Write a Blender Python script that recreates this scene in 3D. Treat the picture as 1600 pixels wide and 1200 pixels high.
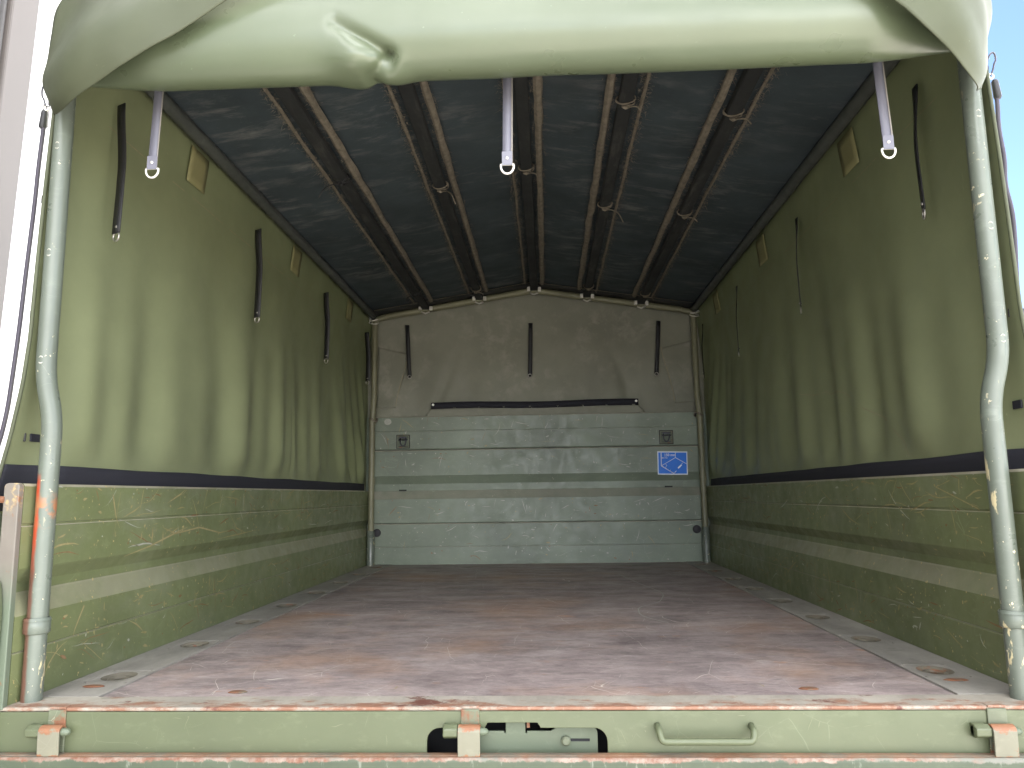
import bpy, bmesh, math, random
from mathutils import Vector, Matrix, noise as mnoise
R = math.radians
random.seed(7)
scene = bpy.context.scene
for o in list(bpy.data.objects): bpy.data.objects.remove(o)
C = scene.collection

# ------------------------------------------------------------------ camera
cam = bpy.data.cameras.new('camera'); camo = bpy.data.objects.new('camera', cam); C.objects.link(camo)
cam.sensor_width = 36.0; cam.lens = 26.81; cam.clip_start = 0.02; cam.clip_end = 2000
yaw, pitch, roll = 0.0437, 0.1447, -0.0141
fwd = Vector((-math.sin(yaw)*math.cos(pitch), math.cos(yaw)*math.cos(pitch), math.sin(pitch)))
rgt = Vector((math.cos(yaw), math.sin(yaw), 0)); up = rgt.cross(fwd)
r2 = rgt*math.cos(roll)+up*math.sin(roll); u2 = -rgt*math.sin(roll)+up*math.cos(roll)
m = Matrix((r2, u2, -fwd)).transposed().to_4x4(); m.translation = Vector((0.0707, -1.6075, 0.4192))
camo.matrix_world = m
scene.camera = camo
scene.render.resolution_x, scene.render.resolution_y = 1024, 768

# ------------------------------------------------------------------ sky, sun, exposure
SUN_EL, SUN_AZ = 50.0, -28.0          # azimuth from +y (truck's nose), negative = left
sd = Vector((math.sin(R(SUN_AZ))*math.cos(R(SUN_EL)), math.cos(R(SUN_AZ))*math.cos(R(SUN_EL)), math.sin(R(SUN_EL))))
world = bpy.data.worlds.new('World'); scene.world = world; world.use_nodes = True
wt = world.node_tree; wt.nodes.clear()
wo = wt.nodes.new('ShaderNodeOutputWorld'); bg = wt.nodes.new('ShaderNodeBackground'); bg.inputs['Strength'].default_value = 0.07
sky = wt.nodes.new('ShaderNodeTexSky'); sky.sky_type = 'NISHITA'; sky.sun_disc = False
sky.sun_elevation = R(SUN_EL); sky.sun_rotation = R(SUN_AZ); sky.air_density = .35; sky.dust_density = .1; sky.ozone_density = 1.0
tc = wt.nodes.new('ShaderNodeTexCoord'); cn = wt.nodes.new('ShaderNodeTexNoise')
cn.inputs['Scale'].default_value = 3.5; cn.inputs['Detail'].default_value = 7; cn.inputs['Roughness'].default_value = .55
cr = wt.nodes.new('ShaderNodeValToRGB'); cr.color_ramp.elements[0].position = .44; cr.color_ramp.elements[1].position = .58
cm = wt.nodes.new('ShaderNodeMixRGB'); cm.inputs['Color2'].default_value = (18, 18, 17.8, 1)
mp = wt.nodes.new('ShaderNodeMapping'); mp.inputs['Location'].default_value = (49.3, 26.1, 66.7)
wt.links.new(tc.outputs['Generated'], mp.inputs['Vector']); wt.links.new(mp.outputs[0], cn.inputs['Vector']); wt.links.new(cn.outputs['Fac'], cr.inputs['Fac'])
wt.links.new(cr.outputs['Color'], cm.inputs['Fac']); wt.links.new(sky.outputs['Color'], cm.inputs['Color1'])
wt.links.new(cm.outputs['Color'], bg.inputs['Color']); wt.links.new(bg.outputs['Background'], wo.inputs['Surface'])
sl = bpy.data.lights.new('sun', 'SUN'); so = bpy.data.objects.new('sun', sl); C.objects.link(so)
sl.energy = 5.0; sl.angle = R(.55); sl.color = (1, .955, .88)
so.rotation_euler = sd.to_track_quat('Z', 'Y').to_euler(); so.location = sd*30
vs = scene.view_settings; vs.view_transform = 'Standard'; vs.look = 'None'; vs.gamma = 1; vs.use_curve_mapping = False
vs.exposure = 3.36
scene.render.engine = 'CYCLES'
scene.cycles.max_bounces = 10; scene.cycles.diffuse_bounces = 6

# ------------------------------------------------------------------ materials
class N:
    """tiny node helper"""
    def __init__(s, name):
        s.m = bpy.data.materials.new(name); s.m.use_nodes = True; s.t = s.m.node_tree; s.t.nodes.clear()
        s.out = s.t.nodes.new('ShaderNodeOutputMaterial'); s.b = s.t.nodes.new('ShaderNodeBsdfPrincipled')
        s.t.links.new(s.b.outputs[0], s.out.inputs[0])
        s.geo = s.t.nodes.new('ShaderNodeNewGeometry')
        s.pos = s.geo.outputs['Position']
    def link(s, a, b): s.t.links.new(a, b)
    def put(s, inp, v):
        if hasattr(v, 'links'): s.link(v, inp)
        elif isinstance(v, tuple): inp.default_value = v if len(v) == 4 or len(inp.default_value) == 3 else v+(1,)
        else: inp.default_value = v
    def map(s, scale=(1, 1, 1), rot=(0, 0, 0), loc=(0, 0, 0), src=None):
        n = s.t.nodes.new('ShaderNodeMapping'); n.inputs['Scale'].default_value = scale; n.inputs['Rotation'].default_value = rot
        n.inputs['Location'].default_value = loc; s.link(src or s.pos, n.inputs['Vector']); return n.outputs[0]
    def noise(s, scale, detail=4, rough=.55, vec=None, dist=0, col=False):
        n = s.t.nodes.new('ShaderNodeTexNoise'); n.inputs['Scale'].default_value = scale; n.inputs['Detail'].default_value = detail
        n.inputs['Roughness'].default_value = rough; n.inputs['Distortion'].default_value = dist
        s.link(vec or s.pos, n.inputs['Vector']); return n.outputs['Color' if col else 'Fac']
    def voro_edge(s, scale, vec=None):
        n = s.t.nodes.new('ShaderNodeTexVoronoi'); n.feature = 'DISTANCE_TO_EDGE'; n.inputs['Scale'].default_value = scale
        s.link(vec or s.pos, n.inputs['Vector']); return n.outputs['Distance']
    def ramp(s, f, lo, hi, a=0., b=1.):
        n = s.t.nodes.new('ShaderNodeMapRange'); n.clamp = True
        s.put(n.inputs[0], f); n.inputs[1].default_value = lo; n.inputs[2].default_value = hi; n.inputs[3].default_value = a; n.inputs[4].default_value = b
        return n.outputs[0]
    def math(s, op, a, b=0.):
        n = s.t.nodes.new('ShaderNodeMath'); n.operation = op; s.put(n.inputs[0], a); s.put(n.inputs[1], b); return n.outputs[0]
    def mix(s, f, a, b, mode='MIX'):
        n = s.t.nodes.new('ShaderNodeMixRGB'); n.blend_type = mode; s.put(n.inputs[0], f); s.put(n.inputs[1], a); s.put(n.inputs[2], b); return n.outputs[0]
    def sep(s, v):
        n = s.t.nodes.new('ShaderNodeSeparateXYZ'); s.link(v, n.inputs[0]); return n.outputs
    def bump(s, h, strength=.3, dist=.002):
        n = s.t.nodes.new('ShaderNodeBump'); n.inputs['Strength'].default_value = strength; n.inputs['Distance'].default_value = dist
        s.link(h, n.inputs['Height']); s.link(n.outputs[0], s.b.inputs['Normal'])
    def done(s, col, rough=.5, metal=0., spec=.5):
        s.put(s.b.inputs['Base Color'], col); s.put(s.b.inputs['Roughness'], rough); s.put(s.b.inputs['Metallic'], metal)
        s.b.inputs['Specular IOR Level'].default_value = spec
        return s.m
    def band(s, f, c, w, soft):
        """1 where |f-c| < w"""
        d = s.math('ABSOLUTE', s.math('SUBTRACT', f, c)); return s.ramp(d, w, w+soft, 1., 0.)

def paint(name, col, rough=.45, var=.22, chips=.66, chipcol=(.42, .33, .16), scratch=.5, dust=.0, rust=0., streak=None):
    n = N(name)
    c = n.mix(n.ramp(n.noise(2.6, 6, .6), .3, .7), tuple(x*(1-var) for x in col), tuple(x*(1+var) for x in col))
    c = n.mix(n.ramp(n.noise(17, 5, .7, n.map((1, 1, 2.2))), .55, .8, 0, .35), c, tuple(min(1, x*1.7+.03) for x in col))
    g = n.noise(9, 3, .6, n.map((1, 1, 1), loc=(5, 2, 8)))
    if dust:
        nz = n.ramp(n.sep(n.geo.outputs['True Normal'])[2], .25, .7)
        dm = n.math('MULTIPLY', nz, n.ramp(n.noise(7, 5, .65), .28, .55, .35, 1.))
        c = n.mix(n.math('MULTIPLY', dm, dust), c, (.40, .35, .285))
        c = n.mix(n.ramp(n.noise(4, 6, .7, n.map((1, 1, 1.6), loc=(3, 3, 3))), .5, .75, 0, .30*dust), c, (.24, .24, .20))
    if rust:
        rm = n.ramp(n.noise(14, 7, .72, n.map(loc=(1, 7, 2))), .62-rust, .70-rust)
        c = n.mix(rm, c, n.mix(n.noise(60, 4), (.11, .040, .020), (.22, .095, .045)))
    if chips < 1:
        cm_ = n.math('MULTIPLY', n.ramp(n.noise(70, 3, .6), chips, chips+.015), n.ramp(g, .42, .52))
        c = n.mix(cm_, c, chipcol)
    if scratch:
        wv = n.map((1, 1, 1), rot=(.5, .3, .8))
        wv2 = n.mix(.06, wv, n.noise(6, 2, .5, col=True))
        e = n.ramp(n.voro_edge(7, wv2), .0015, .004, 1, 0)
        e2 = n.ramp(n.voro_edge(16, n.map((1, 1, 1), rot=(1.1, .7, .2), loc=(4, 4, 1))), .002, .005, 1, 0)
        mk = n.ramp(n.noise(11, 3, .6, n.map(loc=(9, 1, 4))), .52, .6)
        mk2 = n.ramp(n.noise(13, 3, .6, n.map(loc=(2, 8, 4))), .55, .62)
        sc = n.math('MULTIPLY', n.math('MAXIMUM', n.math('MULTIPLY', e, mk), n.math('MULTIPLY', e2, mk2)), scratch)
        c = n.mix(sc, c, tuple(min(1, x*2.2+.10) for x in col))
    if streak: c = streak(n, c)
    n.bump(n.noise(120, 3, .6), .12, .001)
    return n.done(c, n.ramp(n.noise(22, 4), .3, .7, rough-.08, rough+.14))

def tarp_mat(name, col, rough=.42, var=.12, dust=0., dustscale=(1, 1, 1), transl=.0, spec=.5, dustcol=(.22, .20, .17)):
    n = N(name)
    c = n.mix(n.ramp(n.noise(3.2, 5, .6), .3, .7), tuple(x*(1-var) for x in col), tuple(x*(1+var) for x in col))
    if dust:
        v = n.map(dustscale)
        d = n.math('MULTIPLY', n.ramp(n.noise(9, 8, .72, v, .3), .50, .74), n.ramp(n.noise(2.2, 3, .5, n.map(loc=(4, 4, 1))), .36, .62))
        d2 = n.ramp(n.noise(90, 5, .8, v), .60, .78)
        c = n.mix(n.math('MULTIPLY', n.math('MAXIMUM', d, n.math('MULTIPLY', d2, .6)), dust), c, dustcol)
    fl = n.ramp(n.noise(75, 2, .5, n.map(loc=(7, 7, 2))), .76, .78, 0, .3)
    c = n.mix(fl, c, tuple(min(1, x*1.8+.04) for x in col))
    sf = n.math('MULTIPLY', n.ramp(n.noise(26, 5, .7, n.map((2.2, 2.2, .35), rot=(0, .35, 0))), .66, .74), n.ramp(n.noise(3.5, 3, .5, n.map(loc=(1, 1, 6))), .52, .62, 0, .30))
    c = n.mix(sf, c, tuple(min(1, x*1.5+.07) for x in col))
    n.bump(n.noise(420, 2, .5), .08, .0006)
    mm = n.done(c, n.ramp(n.noise(8, 4), .3, .7, rough-.05, rough+.12), spec=spec)
    if transl:
        t = n.t.nodes.new('ShaderNodeBsdfTranslucent'); n.put(t.inputs['Color'], c)
        ms = n.t.nodes.new('ShaderNodeMixShader'); ms.inputs[0].default_value = transl
        n.link(n.b.outputs[0], ms.inputs[1]); n.link(t.outputs[0], ms.inputs[2]); n.link(ms.outputs[0], n.out.inputs[0])
    return mm

def plain(name, col, rough=.5, metal=0., var=.15, scale=30):
    n = N(name)
    c = n.mix(n.noise(scale, 4, .6), tuple(x*(1-var) for x in col), tuple(min(1, x*(1+var)) for x in col))
    return n.done(c, rough, metal)

M = {}
M['board'] = paint('sideboard_paint', (.125, .145, .065), .38, dust=.9, chips=.67, chipcol=(.40, .31, .14), scratch=.28)
M['head'] = paint('headboard_paint', (.160, .190, .140), .45, dust=.75, chips=.70, chipcol=(.5, .47, .38), scratch=.35)
M['beam'] = paint('beam_paint', (.084, .098, .052), .42, var=.10, chips=.74, chipcol=(.2, .2, .11), scratch=.15)
M['lock'] = paint('lock_paint', (.085, .105, .068), .45, var=.15, chips=.74, scratch=.1)
M['hinge'] = paint('hinge_paint', (.105, .118, .075), .5, chips=.7, rust=.07)
def knuckle_streak(n, c):   # rust where the strap rubs on the pin
    z = n.sep(n.pos)[2]; f = n.math('ADD', n.ramp(z, -.050, -.032, 0, .35), n.math('MULTIPLY', n.ramp(z, -.078, -.086), .25))
    r_ = n.ramp(n.math('ADD', f, n.noise(55, 5, .7)), .66, .74)
    return n.mix(r_, c, n.mix(n.noise(90, 4), (.16, .060, .025), (.26, .125, .065)))
M['knuckle'] = paint('knuckle_paint', (.155, .150, .108), .5, chips=.72, scratch=.1, streak=knuckle_streak)
M['rusty'] = paint('rusty_steel', (.14, .12, .085), .65, chips=.8, rust=.19, scratch=0)

def post_streak(n, c):      # the red oxide and bare patches on the rear posts
    s = n.sep(n.pos); x, y, z = s[0], s[1], s[2]
    left = n.ramp(x, -.5, -.6)
    edge = n.math('MULTIPLY', n.ramp(n.math('ADD', x, n.math('MULTIPLY', n.math('SUBTRACT', n.noise(18, 4, .6), .5), .012)), -1.036, -1.041), n.math('MULTIPLY', left, n.ramp(n.math('ADD', z, n.math('MULTIPLY', n.noise(30, 3), .04)), .500, .475)))
    edge = n.math('MULTIPLY', edge, n.ramp(y, .05, .046))
    c = n.mix(edge, c, n.mix(n.ramp(n.math('ADD', z, n.math('MULTIPLY', n.noise(14, 3), .1)), .30, .40), (.12, .060, .042), (.36, .050, .020)))
    bl = n.math('MULTIPLY', n.math('MULTIPLY', n.band(z, .400, .012, .03), left), n.ramp(n.noise(24, 4, .6), .46, .56))
    c = n.mix(bl, c, (.30, .13, .06))
    wr = n.math('MULTIPLY', n.ramp(n.noise(34, 4, .65, n.map((1, 1, .35))), .60, .63), n.ramp(n.math('ABSOLUTE', x), 1.028, 1.022))
    return n.mix(wr, c, (.46, .40, .24))
M['post'] = paint('post_paint', (.105, .122, .098), .34, var=.12, chips=.66, chipcol=(.50, .44, .30), scratch=.1, streak=post_streak)
M['post_front'] = paint('front_post_paint', (.17, .165, .10), .45, chips=.72, scratch=.1)
M['purlin'] = paint('purlin_paint', (.050, .054, .048), .5, chips=.8, scratch=.1)
M['batten'] = tarp_mat('batten_sleeve', (.013, .014, .014), .85, dust=.22, dustscale=(3, .6, 3))
M['frayed'] = plain('frayed_canvas', (.165, .140, .105), .95, var=.75, scale=40)
M['tarp'] = tarp_mat('tarpaulin_green', (.192, .212, .116), .40, transl=.12)
M['tarp_out'] = tarp_mat('tarpaulin_outer_green', (.088, .108, .064), .30, var=.07, spec=.6)
M['flap'] = tarp_mat('corner_flap_green', (.064, .072, .042), .58, var=.12, spec=.3)  # darker than the roll: shade of the side-facing corner put into the colour
M['roof'] = tarp_mat('roof_canvas_dark', (.040, .052, .058), .75, var=.25, dust=.75, dustscale=(.45, 1.5, 1), dustcol=(.20, .195, .185), spec=.25)
M['front'] = tarp_mat('front_canvas', (.21, .21, .165), .6, dust=.7, dustcol=(.36, .34, .29), spec=.3)
M['band'] = plain('black_hook_tape', (.011, .011, .017), .85, var=.3, scale=200)
M['strap'] = plain('black_strap', (.016, .016, .018), .55)
M['grey_strap'] = plain('grey_strap', (.13, .13, .16), .45, var=.08)
M['strap_edge'] = plain('strap_edge', (.2, .185, .165), .6)
M['steel'] = plain('dull_steel', (.42, .40, .37), .38, .85)
M['zinc'] = plain('pale_zinc', (.62, .60, .55), .45, .3)
M['dark_steel'] = plain('dark_steel', (.06, .06, .07), .4, .7)
M['cord'] = plain('dark_cord', (.035, .03, .045), .6, var=.4, scale=400)
M['void'] = plain('dark_cavity', (.012, .012, .014), .9)
M['patch'] = tarp_mat('patch_canvas', (.19, .18, .08), .6, dust=.5, dustcol=(.27, .24, .12), dustscale=(3, 3, 1))
M['thread'] = plain('pale_thread', (.28, .25, .16), .8, var=.4, scale=60)
M['beam_chip'] = plain('beam_chip', (.14, .15, .09), .5)
M['scr_tan'] = plain('scratch_primer', (.28, .235, .115), .6, var=.4, scale=50)
M['scr_pale'] = plain('scratch_pale', (.34, .34, .29), .5, var=.3, scale=50)
M['scr_rust'] = plain('scratch_rust', (.21, .125, .062), .8, var=.4, scale=50)
M['blue'] = plain('sticker_blue', (.004, .17, .74), .5, var=.03)
M['white'] = plain('sticker_white', (.72, .78, .84), .4, var=.03)
M['rubber'] = plain('black_rubber', (.022, .02, .024), .7)

def floor_material():
    n = N('plywood_floor')
    v = n.map((.8, 1.7, 1), rot=(0, 0, .25)); v2 = n.map((1.8, .7, 1), rot=(0, 0, -.5), loc=(3, 1, 0))
    c = n.mix(n.ramp(n.noise(4.5, 10, .74, v, .4), .34, .68), (.130, .100, .100), (.40, .325, .305))
    c = n.mix(n.ramp(n.noise(5, 7, .7, v2), .46, .72, 0, .45), c, (.43, .365, .345))
    c = n.mix(n.ramp(n.noise(1.6, 6, .62, n.map(loc=(.4, 7.3, 0))), .50, .68, 0, .65), c, (.36, .205, .12))
    c = n.mix(n.ramp(n.noise(18, 7, .78, n.map((.6, 1.3, 1), rot=(0, 0, .5))), .54, .74, 0, .45), c, (.50, .44, .40))
    c = n.mix(n.ramp(n.noise(9, 6, .7, n.map((1.2, .8, 1), loc=(8, 3, 0))), .60, .76, 0, .65), c, (.16, .138, .142))
    c = n.mix(n.ramp(n.noise(34, 6, .75, n.map((.7, 1.4, 1), rot=(0, 0, -.3))), .52, .70, 0, .55), c, (.12, .098, .095))
    c = n.mix(n.ramp(n.noise(95, 5, .8, n.map((.25, 1.6, 1))), .50, .66, 0, .40), c, (.10, .082, .082))
    c = n.mix(n.ramp(n.noise(110, 4, .8, n.map((.3, 1.3, 1), loc=(5, 5, 5))), .56, .70, 0, .45), c, (.52, .46, .42))
    c = n.mix(n.ramp(n.noise(7, 6, .7, n.map((.7, 1.2, 1), loc=(2, 9, 4))), .62, .72, 0, .75), c, (.42, .20, .10))
    w = n.mix(.10, n.map((1.2, .7, 1)), n.noise(2.5, 3, .5, col=True))
    s1 = n.math('MULTIPLY', n.ramp(n.voro_edge(4.5, w), .0008, .003, 1, 0), n.ramp(n.noise(5, 3), .47, .56, 0, .8))
    s2 = n.math('MULTIPLY', n.ramp(n.voro_edge(11, n.map((.8, 1.3, 1), rot=(0, 0, .6))), .001, .004, 1, 0), n.ramp(n.noise(7, 3, .6, n.map(loc=(6, 6, 1))), .50, .58, 0, .7))
    c = n.mix(n.math('MAXIMUM', s1, s2), c, (.62, .56, .49))
    n.bump(n.noise(40, 5, .7), .15, .002)
    return n.done(c, n.ramp(n.noise(6, 5, .6, v), .3, .7, .42, .68), spec=.4)
M['floor'] = floor_material()
def edge_material(name, rust=.0, col=(.29, .27, .24)):
    n = N(name)
    c = n.mix(n.ramp(n.noise(5, 7, .68, n.map((1.6, .7, 1))), .3, .72), tuple(x*.62 for x in col), tuple(x*1.18 for x in col))
    c = n.mix(n.ramp(n.noise(12, 6, .7), .56, .72, 0, .6), c, (.13, .125, .10))
    if rust:
        s = n.sep(n.pos)
        near = n.ramp(s[1], .06, -.01, 0, .15)
        f = n.math('ADD', n.noise(8, 8, .75, n.map((1, 2.2, 1))), near)
        c = n.mix(n.ramp(f, .56, .66), c, n.mix(n.noise(45, 5, .7), (.13, .055, .034), (.30, .165, .105)))
        c = n.mix(n.ramp(n.noise(7, 6, .7, n.map((1, 1.5, 1), loc=(3, 9, 2))), .59, .63), c, (.12, .050, .036))
    c = n.mix(n.ramp(n.noise(30, 5, .75, n.map((2, .8, 1))), .58, .76, 0, .5), c, (.40, .37, .32))
    return n.done(c, .62, spec=.4)
M['edge'] = edge_material('floor_edge_steel')
M['sill'] = edge_material('rear_sill_steel', .1, (.33, .30, .25))
M['pocket'] = paint('pocket_steel', (.13, .115, .085), .7, chips=.75, rust=.075, scratch=0)
def tailgate_material():
    n = N('tailgate_paint'); s = n.sep(n.pos); up_f = n.ramp(n.sep(n.geo.outputs['True Normal'])[2], .85, .95)
    c = n.mix(n.ramp(n.noise(4, 6, .65), .3, .7), (.040, .055, .033), (.068, .084, .052))
    c = n.mix(n.ramp(n.noise(30, 5, .7, n.map((3, 1, .6))), .60, .66, 0, .6), c, (.2, .22, .175))
    wob = n.math('ADD', s[2], n.math('MULTIPLY', n.math('SUBTRACT', n.noise(26, 5, .7), .5), .030))
    top = n.ramp(wob, -.0945, -.0915)
    worn = n.mix(n.ramp(n.noise(34, 6, .75), .40, .62), (.24, .185, .15), (.15, .058, .03))
    worn = n.mix(n.ramp(n.noise(6, 5, .7, n.map(loc=(2, 2, 2))), .50, .62), worn, (.135, .135, .11))
    worn = n.mix(n.math('MULTIPLY', up_f, .85), worn, n.mix(n.ramp(n.noise(9, 6, .7, n.map(loc=(5, 5, 5))), .42, .58), (.175, .085, .042), (.10, .088, .064)))
    c = n.mix(top, c, worn)
    n.bump(n.noise(70, 5, .7), .3, .002)
    return n.done(c, .55)
M['tailgate'] = tailgate_material()
def cap_material():
    n = N('board_end_paint'); s = n.sep(n.pos)
    c = n.mix(n.ramp(n.noise(6, 5, .6), .3, .7), (.125, .11, .09), (.18, .16, .135))
    c = n.mix(n.ramp(s[2], .30, .20), c, (.105, .13, .09))
    worn = n.math('MULTIPLY', n.ramp(n.math('ADD', s[2], n.math('MULTIPLY', n.noise(20, 4, .7), .16)), .48, .52), 1.)
    c = n.mix(n.math('MULTIPLY', worn, n.ramp(n.noise(38, 4, .65), .50, .58)), c, (.36, .26, .125))
    c = n.mix(n.ramp(n.noise(24, 6, .75, n.map(loc=(4, 1, 1))), .60, .68), c, (.2, .09, .042))
    return n.done(c, .5)
M['cap'] = cap_material()
M['bwhite'] = plain('white_render', (.50, .485, .485), .8, var=.03, scale=3)
M['bbeige'] = plain('beige_metal_trim', (.088, .075, .068), .6, var=.05, scale=4)
M['shutter'] = plain('grey_roller_shutter', (.05, .045, .043), .5, var=.1)
def ground_mat():
    n = N('concrete_yard')
    c = n.mix(n.ramp(n.noise(.6, 8, .65), .3, .7), (.24, .228, .21), (.33, .312, .285))
    c = n.mix(n.ramp(n.noise(14, 6, .7), .55, .75, 0, .5), c, (.2, .19, .17))
    return n.done(c, .85)
M['ground'] = ground_mat()

# ------------------------------------------------------------------ helpers
def tag(o, label, cat=None, group=None, kind=None):
    if label: o['label'] = label
    if cat: o['category'] = cat
    if group: o['group'] = group
    if kind: o['kind'] = kind
    return o
def empty(name, loc, label, cat, group=None):
    o = bpy.data.objects.new(name, None); C.objects.link(o); o.location = loc; o.empty_display_size = .1
    return tag(o, label, cat, group)
def own(o, parent):
    if parent is not None:
        o.parent = parent
        if parent.type == 'EMPTY': o.matrix_parent_inverse = Matrix.Translation(-parent.location)   # every location is kept in world terms
    return o
def mesh_obj(name, verts, faces, mat, parent=None, smooth=False, mats=None, fm=None, bevel=0., solid=0., off=0., seg=2, angle=None):
    me = bpy.data.meshes.new(name); me.from_pydata([tuple(v) for v in verts], [], faces)
    for mt in (mats or [mat]): me.materials.append(M[mt] if isinstance(mt, str) else mt)
    if fm: me.polygons.foreach_set('material_index', fm)
    bm = bmesh.new(); bm.from_mesh(me)
    if not solid: bmesh.ops.recalc_face_normals(bm, faces=bm.faces)
    bm.to_mesh(me); bm.free()
    me.polygons.foreach_set('use_smooth', [bool(smooth)]*len(me.polygons)); me.update()
    o = bpy.data.objects.new(name, me); C.objects.link(o); own(o, parent)
    if solid:
        md = o.modifiers.new('thickness', 'SOLIDIFY'); md.thickness = solid; md.offset = off
    if bevel:
        md = o.modifiers.new('bevel', 'BEVEL'); md.width = bevel; md.segments = seg; md.limit_method = 'ANGLE'; md.angle_limit = R(35)
        md.harden_normals = False
    if angle:
        try: me.set_sharp_from_angle(angle=R(angle))
        except Exception: pass
    return o
class MB:
    def __init__(s): s.v = []; s.f = []; s.mi = []
    def add(s, v, f, mi=0):
        b = len(s.v); s.v += [tuple(p) for p in v]; s.f += [tuple(i+b for i in q) for q in f]; s.mi += [mi]*len(f); return s
    def box(s, x0, x1, y0, y1, z0, z1, mi=0):
        v = [(x0, y0, z0), (x1, y0, z0), (x1, y1, z0), (x0, y1, z0), (x0, y0, z1), (x1, y0, z1), (x1, y1, z1), (x0, y1, z1)]
        return s.add(v, [(0, 3, 2, 1), (4, 5, 6, 7), (0, 1, 5, 4), (1, 2, 6, 5), (2, 3, 7, 6), (3, 0, 4, 7)], mi)
    def tube(s, pts, r, n=12, closed=False, mi=0, caps=True):
        pts = [Vector(p) for p in pts]; k = len(pts); rs = r if isinstance(r, (list, tuple)) else [r]*k
        ring = []; prev = None
        for i, p in enumerate(pts):
            a = pts[(i-1) % k] if (closed or i > 0) else p; b = pts[(i+1) % k] if (closed or i < k-1) else p
            t = (b-a).normalized()
            if prev is None:
                ref = Vector((0, 0, 1)) if abs(t.z) < .9 else Vector((0, 1, 0))
                u = t.cross(ref).normalized()
            else: u = (prev-t*prev.dot(t)).normalized()
            prev = u; w = t.cross(u)
            ring.append([p+(u*math.cos(2*math.pi*j/n)+w*math.sin(2*math.pi*j/n))*rs[i] for j in range(n)])
        v = [q for g in ring for q in g]; f = []
        for i in range(k if closed else k-1):
            i2 = (i+1) % k
            for j in range(n): f.append((i*n+j, i*n+(j+1) % n, i2*n+(j+1) % n, i2*n+j))
        if caps and not closed: f += [tuple(range(n))[::-1], tuple((k-1)*n+j for j in range(n))]
        return s.add(v, f, mi)
    def ribbon(s, pts, w, nrm, mi=0):
        """flat strip along pts, width w (scalar or list), lying in the plane with normal nrm"""
        pts = [Vector(p) for p in pts]; nrm = Vector(nrm); v = []; f = []
        for i, p in enumerate(pts):
            t = (pts[min(i+1, len(pts)-1)]-pts[max(i-1, 0)]).normalized(); d = t.cross(nrm).normalized()*(w[i] if isinstance(w, list) else w)*.5
            v += [p-d, p+d]
        for i in range(len(pts)-1): f.append((2*i, 2*i+1, 2*i+3, 2*i+2))
        return s.add(v, f, mi)
    def prism(s, poly, fn, a, b, mi=0):
        """extrude 2-D poly: fn(p, t) -> xyz for t in (a, b)"""
        k = len(poly); v = [fn(p, a) for p in poly]+[fn(p, b) for p in poly]
        f = [tuple(range(k))[::-1], tuple(range(k, 2*k))]+[(i, (i+1) % k, k+(i+1) % k, k+i) for i in range(k)]
        return s.add(v, f, mi)
    def build(s, name, mat, parent=None, **k):
        return mesh_obj(name, s.v, s.f, mat, parent, fm=s.mi if k.get('mats') else None, **k)
def sheet(name, fn, nu, nv, mat, parent, solid=.0015, off=0., mats=None, flip=False):
    v = []; f = []
    for i in range(nu+1):
        for j in range(nv+1): v.append(fn(i/nu, j/nv))
    for i in range(nu):
        for j in range(nv):
            q = (i*(nv+1)+j, (i+1)*(nv+1)+j, (i+1)*(nv+1)+j+1, i*(nv+1)+j+1)
            f.append(q[::-1] if flip else q)
    o = mesh_obj(name, v, f, mat, parent, smooth=True, solid=solid, off=off, mats=mats)
    if mats and len(mats) > 1: o.modifiers['thickness'].material_offset = 1
    return o
def fillet(pts, r, k=5):
    """round the inner corners of a 3-D polyline"""
    P = [Vector(p) for p in pts]; out = [P[0]]
    for i in range(1, len(P)-1):
        a, b, c = P[i-1], P[i], P[i+1]; rr = min(r, (a-b).length*.45, (c-b).length*.45)
        s, e = b+(a-b).normalized()*rr, b+(c-b).normalized()*rr
        for j in range(k+1):
            t = j/k; out.append(s*(1-t)**2+b*2*t*(1-t)+e*t*t)
    return out+[P[-1]]
def nz(x, y, z=0., s=1.): return mnoise.noise(Vector((x*s, y*s, z*s)))
def lerp(a, b, t): return a+(b-a)*t
def sstep(a, b, x):
    t = max(0., min(1., (x-a)/(b-a))); return t*t*(3-2*t)
def poly_at(tab, x):
    for (a, p), (b, q) in zip(tab, tab[1:]):
        if x <= b: return lerp(p, q, max(0, (x-a)/(b-a)))
    return tab[-1][1]

L = 3.245; XS = 1.060; RIDGE = 1.757; EAVE = 1.590
def roof_z(x): return RIDGE-(RIDGE-EAVE)*min(1.2, abs(x)/1.05)

# ------------------------------------------------------------------ setting: yard and building
g = MB(); g.add([(-150, -150, -1.15), (150, -150, -1.15), (150, 150, -1.15), (-150, 150, -1.15)], [(0, 1, 2, 3)])
tag(g.build('ground', 'ground'), 'pale concrete yard under the truck', kind='structure')

bld = empty('building', (-3.0, 0, -1.15), 'white building wall with beige trim and grey corrugated shutter beside the truck', 'building')
bl = [MB().box(-3.6, -3.0, 2.355, 2.66, -1.15, 4.3).build('white_wall', 'bwhite', bld, bevel=.01),
      MB().box(-3.55, -2.985, 2.135, 2.353, -1.15, 4.25).build('beige_trim', 'bbeige', bld, bevel=.012),
      MB().box(-3.55, -3.0, -9, -2.5, -1.15, 4.25).build('white_wall', 'bwhite', bld, bevel=.01),
      MB().box(-3.58, -3.02, -9, 2.6, 3.85, 4.35).build('lintel', 'bbeige', bld, bevel=.01)]
sh = MB()
ys = [-2.49+i*(2.13+2.49)/600 for i in range(601)]
v = []; f = []
for i, y in enumerate(ys):
    xx = -3.02+.014*math.cos(2*math.pi*y/.047)
    v += [(xx, y, -1.15), (xx, y, 3.9)]
for i in range(600): f.append((2*i, 2*i+2, 2*i+3, 2*i+1))
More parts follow.
